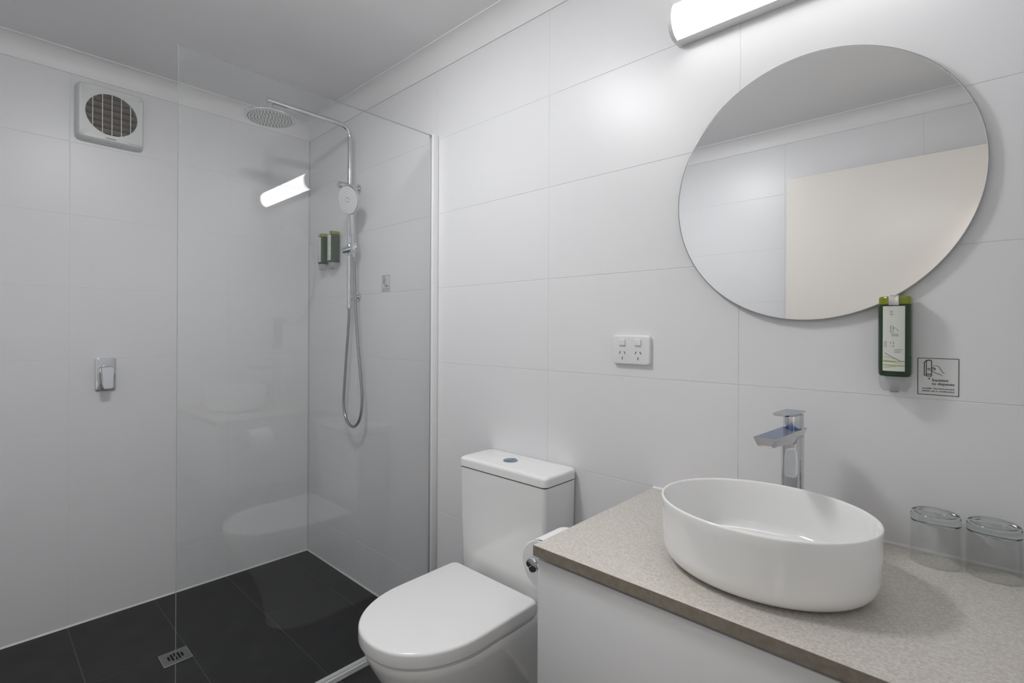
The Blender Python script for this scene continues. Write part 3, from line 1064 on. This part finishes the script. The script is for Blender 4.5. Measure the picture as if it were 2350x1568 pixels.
for y, hw, th, dz in ((TY + 0.020, 0.0190, 0.009, 0.0), (TY, 0.0198, 0.010, 0.0), (TY - 0.022, 0.0196, 0.0085, 0.0), (TY - 0.05, 0.0175, 0.0065, 0.0005), (TY - 0.072, 0.0145, 0.0050, 0.001), (TY - 0.077, 0.0120, 0.0040, 0.001)):
    xo = TX - 0.012 * (TY - y) / 0.155
    secs.append([Vector((xo - hw, y, LT + dz)), Vector((xo - hw, y, LT + dz - 0.0018)), Vector((xo - hw * 0.7, y, LT + dz - th)), Vector((xo + hw * 0.7, y, LT + dz - th)),
                 Vector((xo + hw, y, LT + dz - 0.0018)), Vector((xo + hw, y, LT + dz))])
loft(b, secs)
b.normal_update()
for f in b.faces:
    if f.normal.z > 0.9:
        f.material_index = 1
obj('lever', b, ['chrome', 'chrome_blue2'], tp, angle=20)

# ------------------------------------------------------------------ two upturned tumblers
def tumbler(label, x, y):
    """thin-walled glass standing on its mouth, thick base on top"""
    t = thing('tumbler', label, 'tumbler', (x, y, CZT), 'upturned tumblers on the worktop')
    H = 0.094
    b = bmesh.new()
    lathe(b, (x, y, CZT), [(0.0366, 0.0006), (0.0380, 0.0003), (0.0387, 0.0014), (0.0380, 0.030), (0.0371, H - 0.0185),
                           (0.0350, H - 0.0185), (0.0358, 0.030), (0.0366, 0.0014), (0.0366, 0.0006)], 56, cap0=False, cap1=False)
    bmesh.ops.remove_doubles(b, verts=b.verts, dist=1e-6)
    obj('glass_wall', b, 'tumbler_wall', t, angle=50)
    b = bmesh.new()
    lathe(b, (x, y, CZT), [(0.030, H - 0.0165), (0.0345, H - 0.0172), (0.0370, H - 0.0178), (0.0372, H - 0.0150), (0.0370, H - 0.006), (0.0356, H - 0.0015),
                           (0.0330, H), (0.0290, H - 0.0006), (0.012, H - 0.0014)], 56)
    obj('thick_base', b, 'tumbler', t, angle=50)
    return t


tumbler('upturned clear glass tumbler on the worktop, the one nearer the basin', 2.6855, -0.0470)
tumbler('upturned clear glass tumbler on the worktop, the one farther from the basin', 2.7655, -0.0435)

# ------------------------------------------------------------------ toilet
QX = 1.6415
tl = thing('toilet', 'white close coupled toilet with closed lid beside the vanity', 'toilet', (QX, -0.3, ZM))


def dshape(hw, yb_, yf, ys, r=0.02, k=5, nf=28):
    """D outline: square back with rounded corners, elliptical front"""
    pts = []
    for i in range(k + 1):
        t = math.radians(90 - 90 * i / k)
        pts.append((QX + hw - r + r * math.cos(t), yb_ - r + r * math.sin(t)))
    for i in range(nf + 1):
        t = PI * i / nf
        pts.append((QX + hw * math.copysign(abs(math.cos(t)) ** 0.93, math.cos(t)), ys - (ys - yf) * math.sin(t)))
    for i in range(k + 1):
        t = math.radians(180 - 90 * i / k)
        pts.append((QX - hw + r + r * math.cos(t), yb_ - r + r * math.sin(t)))
    return pts


YF = -0.615
b = bmesh.new()
rings = []
for z, hw, yf, ys in ((ZM + 0.001, 0.118, -0.455, -0.30), (ZM + 0.03, 0.119, -0.458, -0.30), (0.14, 0.126, -0.475, -0.31), (0.24, 0.143, -0.515, -0.33),
                      (0.33, 0.165, -0.570, -0.36), (0.385, 0.176, -0.598, -0.38), (0.405, 0.1785, -0.604, -0.385), (0.410, 0.1765, -0.602, -0.385)):
    rings.append([Vector((x, y, z)) for x, y in dshape(hw, -0.002, yf, ys, 0.012)])
loft(b, rings)
obj('pan', b, 'porcelain', tl, angle=50)
b = bmesh.new()
seat = lambda i: dshape(0.1765 - i, -0.182 - i, YF + 0.010 + i, -0.40, 0.018)
soft_plate(b, seat, 0.4115, 0.419, 0.002, on_top, 3, bottom=True)
obj('seat', b, 'seatplastic', tl, angle=50)
b = bmesh.new()
lid = lambda i: dshape(0.1830 - i, -0.176 - i, YF + i, -0.40, 0.020)
soft_plate(b, lid, 0.4185, 0.4600, 0.0080, on_top, 5, bottom=True)
obj('seat_lid', b, 'seatplastic', tl, angle=50)
for s in (-1, 1):
    b = bmesh.new()
    cyl(b, (QX + s * 0.105, -0.168, 0.425), (QX + s * 0.165, -0.168, 0.425), 0.012, bev=0.002)
    obj('hinge', b, 'seatplastic', tl)
b = bmesh.new()
cis = lambda i: rrect(QX - 0.188 + i, QX + 0.188 - i, -0.156 + i, -0.0015, 0.016, 5)
rings = []
for z, i in ((0.4102, 0.010), (0.425, 0.006), (0.60, 0.003), (0.772, 0.0)):
    rings.append([Vector((u, v, z)) for u, v in cis(i)])
loft(b, rings)
obj('cistern', b, 'porcelain', tl, angle=50)
obj('lid_gap_shade', bx(QX - 0.184, QX + 0.184, -0.150, -0.006, 0.7705, 0.7765), 'ink', tl, smooth=False)  # black filler that paints the shadow line under the cistern lid
b = bmesh.new()
cl_o = lambda i: rrect(QX - 0.1900 + i, QX + 0.1900 - i, -0.1585 + i, -0.0012 - i * 0.3, 0.018, 5)
soft_plate(b, cl_o, 0.7762, 0.8065, 0.011, on_top, 6)
obj('cistern_lid', b, 'porcelain', tl, angle=50)
b = bmesh.new()
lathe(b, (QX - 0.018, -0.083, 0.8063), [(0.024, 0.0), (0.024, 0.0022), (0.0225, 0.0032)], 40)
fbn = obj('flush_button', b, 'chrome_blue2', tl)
b = bmesh.new()
box(b, QX - 0.0184, QX - 0.0176, -0.083 - 0.0222, -0.083 + 0.0222, 0.8094, 0.8097)
obj('button_split', b, 'ink', fbn, smooth=False)

# ------------------------------------------------------------------ toilet roll and its holder on the cabinet side
PX, PZ = 2.014, 0.708
hl = thing('toilet_roll_holder', 'chrome toilet roll holder fixed to the vanity cabinet side', 'holder', (CX0, -0.42, PZ))
b = bmesh.new()
cyl(b, (CX0 + 0.0055, -0.425, PZ), (CX0 - 0.004, -0.425, PZ), 0.020, bev=0.0015)
obj('rosette', b, 'chrome', hl)
b = bmesh.new()
cyl(b, (CX0 - 0.003, -0.425, PZ), (PX - 0.006, -0.425, PZ), 0.0065)
obj('arm', b, 'chrome', hl)
b = bmesh.new()
cyl(b, (PX, -0.434, PZ), (PX, -0.416, PZ), 0.0155, bev=0.002)
cyl(b, (PX, -0.417, PZ), (PX, -0.272, PZ), 0.0085, bev=0.002)
obj('spindle', b, 'chrome', hl)
trr = thing('toilet_roll', 'white toilet paper roll with loose sheet on chrome holder', 'toilet roll', (PX, -0.35, PZ - 0.055))


def roll_ring(r, y, n=48):
    zc = PZ - 0.0101
    return [Vector((PX + r * math.cos(2 * PI * i / n), y, zc + r * math.sin(2 * PI * i / n))) for i in range(n)]


b = bmesh.new()
loft(b, [roll_ring(0.0195, -0.402), roll_ring(0.053, -0.402), roll_ring(0.055, -0.400), roll_ring(0.055, -0.302), roll_ring(0.053, -0.300), roll_ring(0.0195, -0.300), roll_ring(0.0195, -0.402)], False, False)
bmesh.ops.remove_doubles(b, verts=b.verts, dist=1e-6)
obj('paper', b, 'paper', trr)
b = bmesh.new()
N = 14
top, bot = [], []
for i in range(N + 1):
    t = i / N
    a = math.radians(112 - 62 * t)
    rad = 0.0552 + 0.016 * t ** 2.0
    top.append((PX + (rad + 0.0006) * math.cos(a), PZ - 0.0101 + (rad + 0.0006) * math.sin(a)))
    bot.append((PX + rad * math.cos(a), PZ - 0.0101 + rad * math.sin(a)))
sec = top + bot[::-1]
loft(b, [[Vector((x, y, z)) for x, z in sec] for y in (-0.401, -0.37, -0.335, -0.301)])
obj('loose_sheet', b, 'paper', trr, smooth=False)
b = bmesh.new()
loft(b, [roll_ring(0.0194, -0.4005), roll_ring(0.0194, -0.3015), roll_ring(0.0185, -0.3015), roll_ring(0.0185, -0.4005), roll_ring(0.0194, -0.4005)], False, False)
bmesh.ops.remove_doubles(b, verts=b.verts, dist=1e-6)
obj('core', b, 'fan_rib', trr)
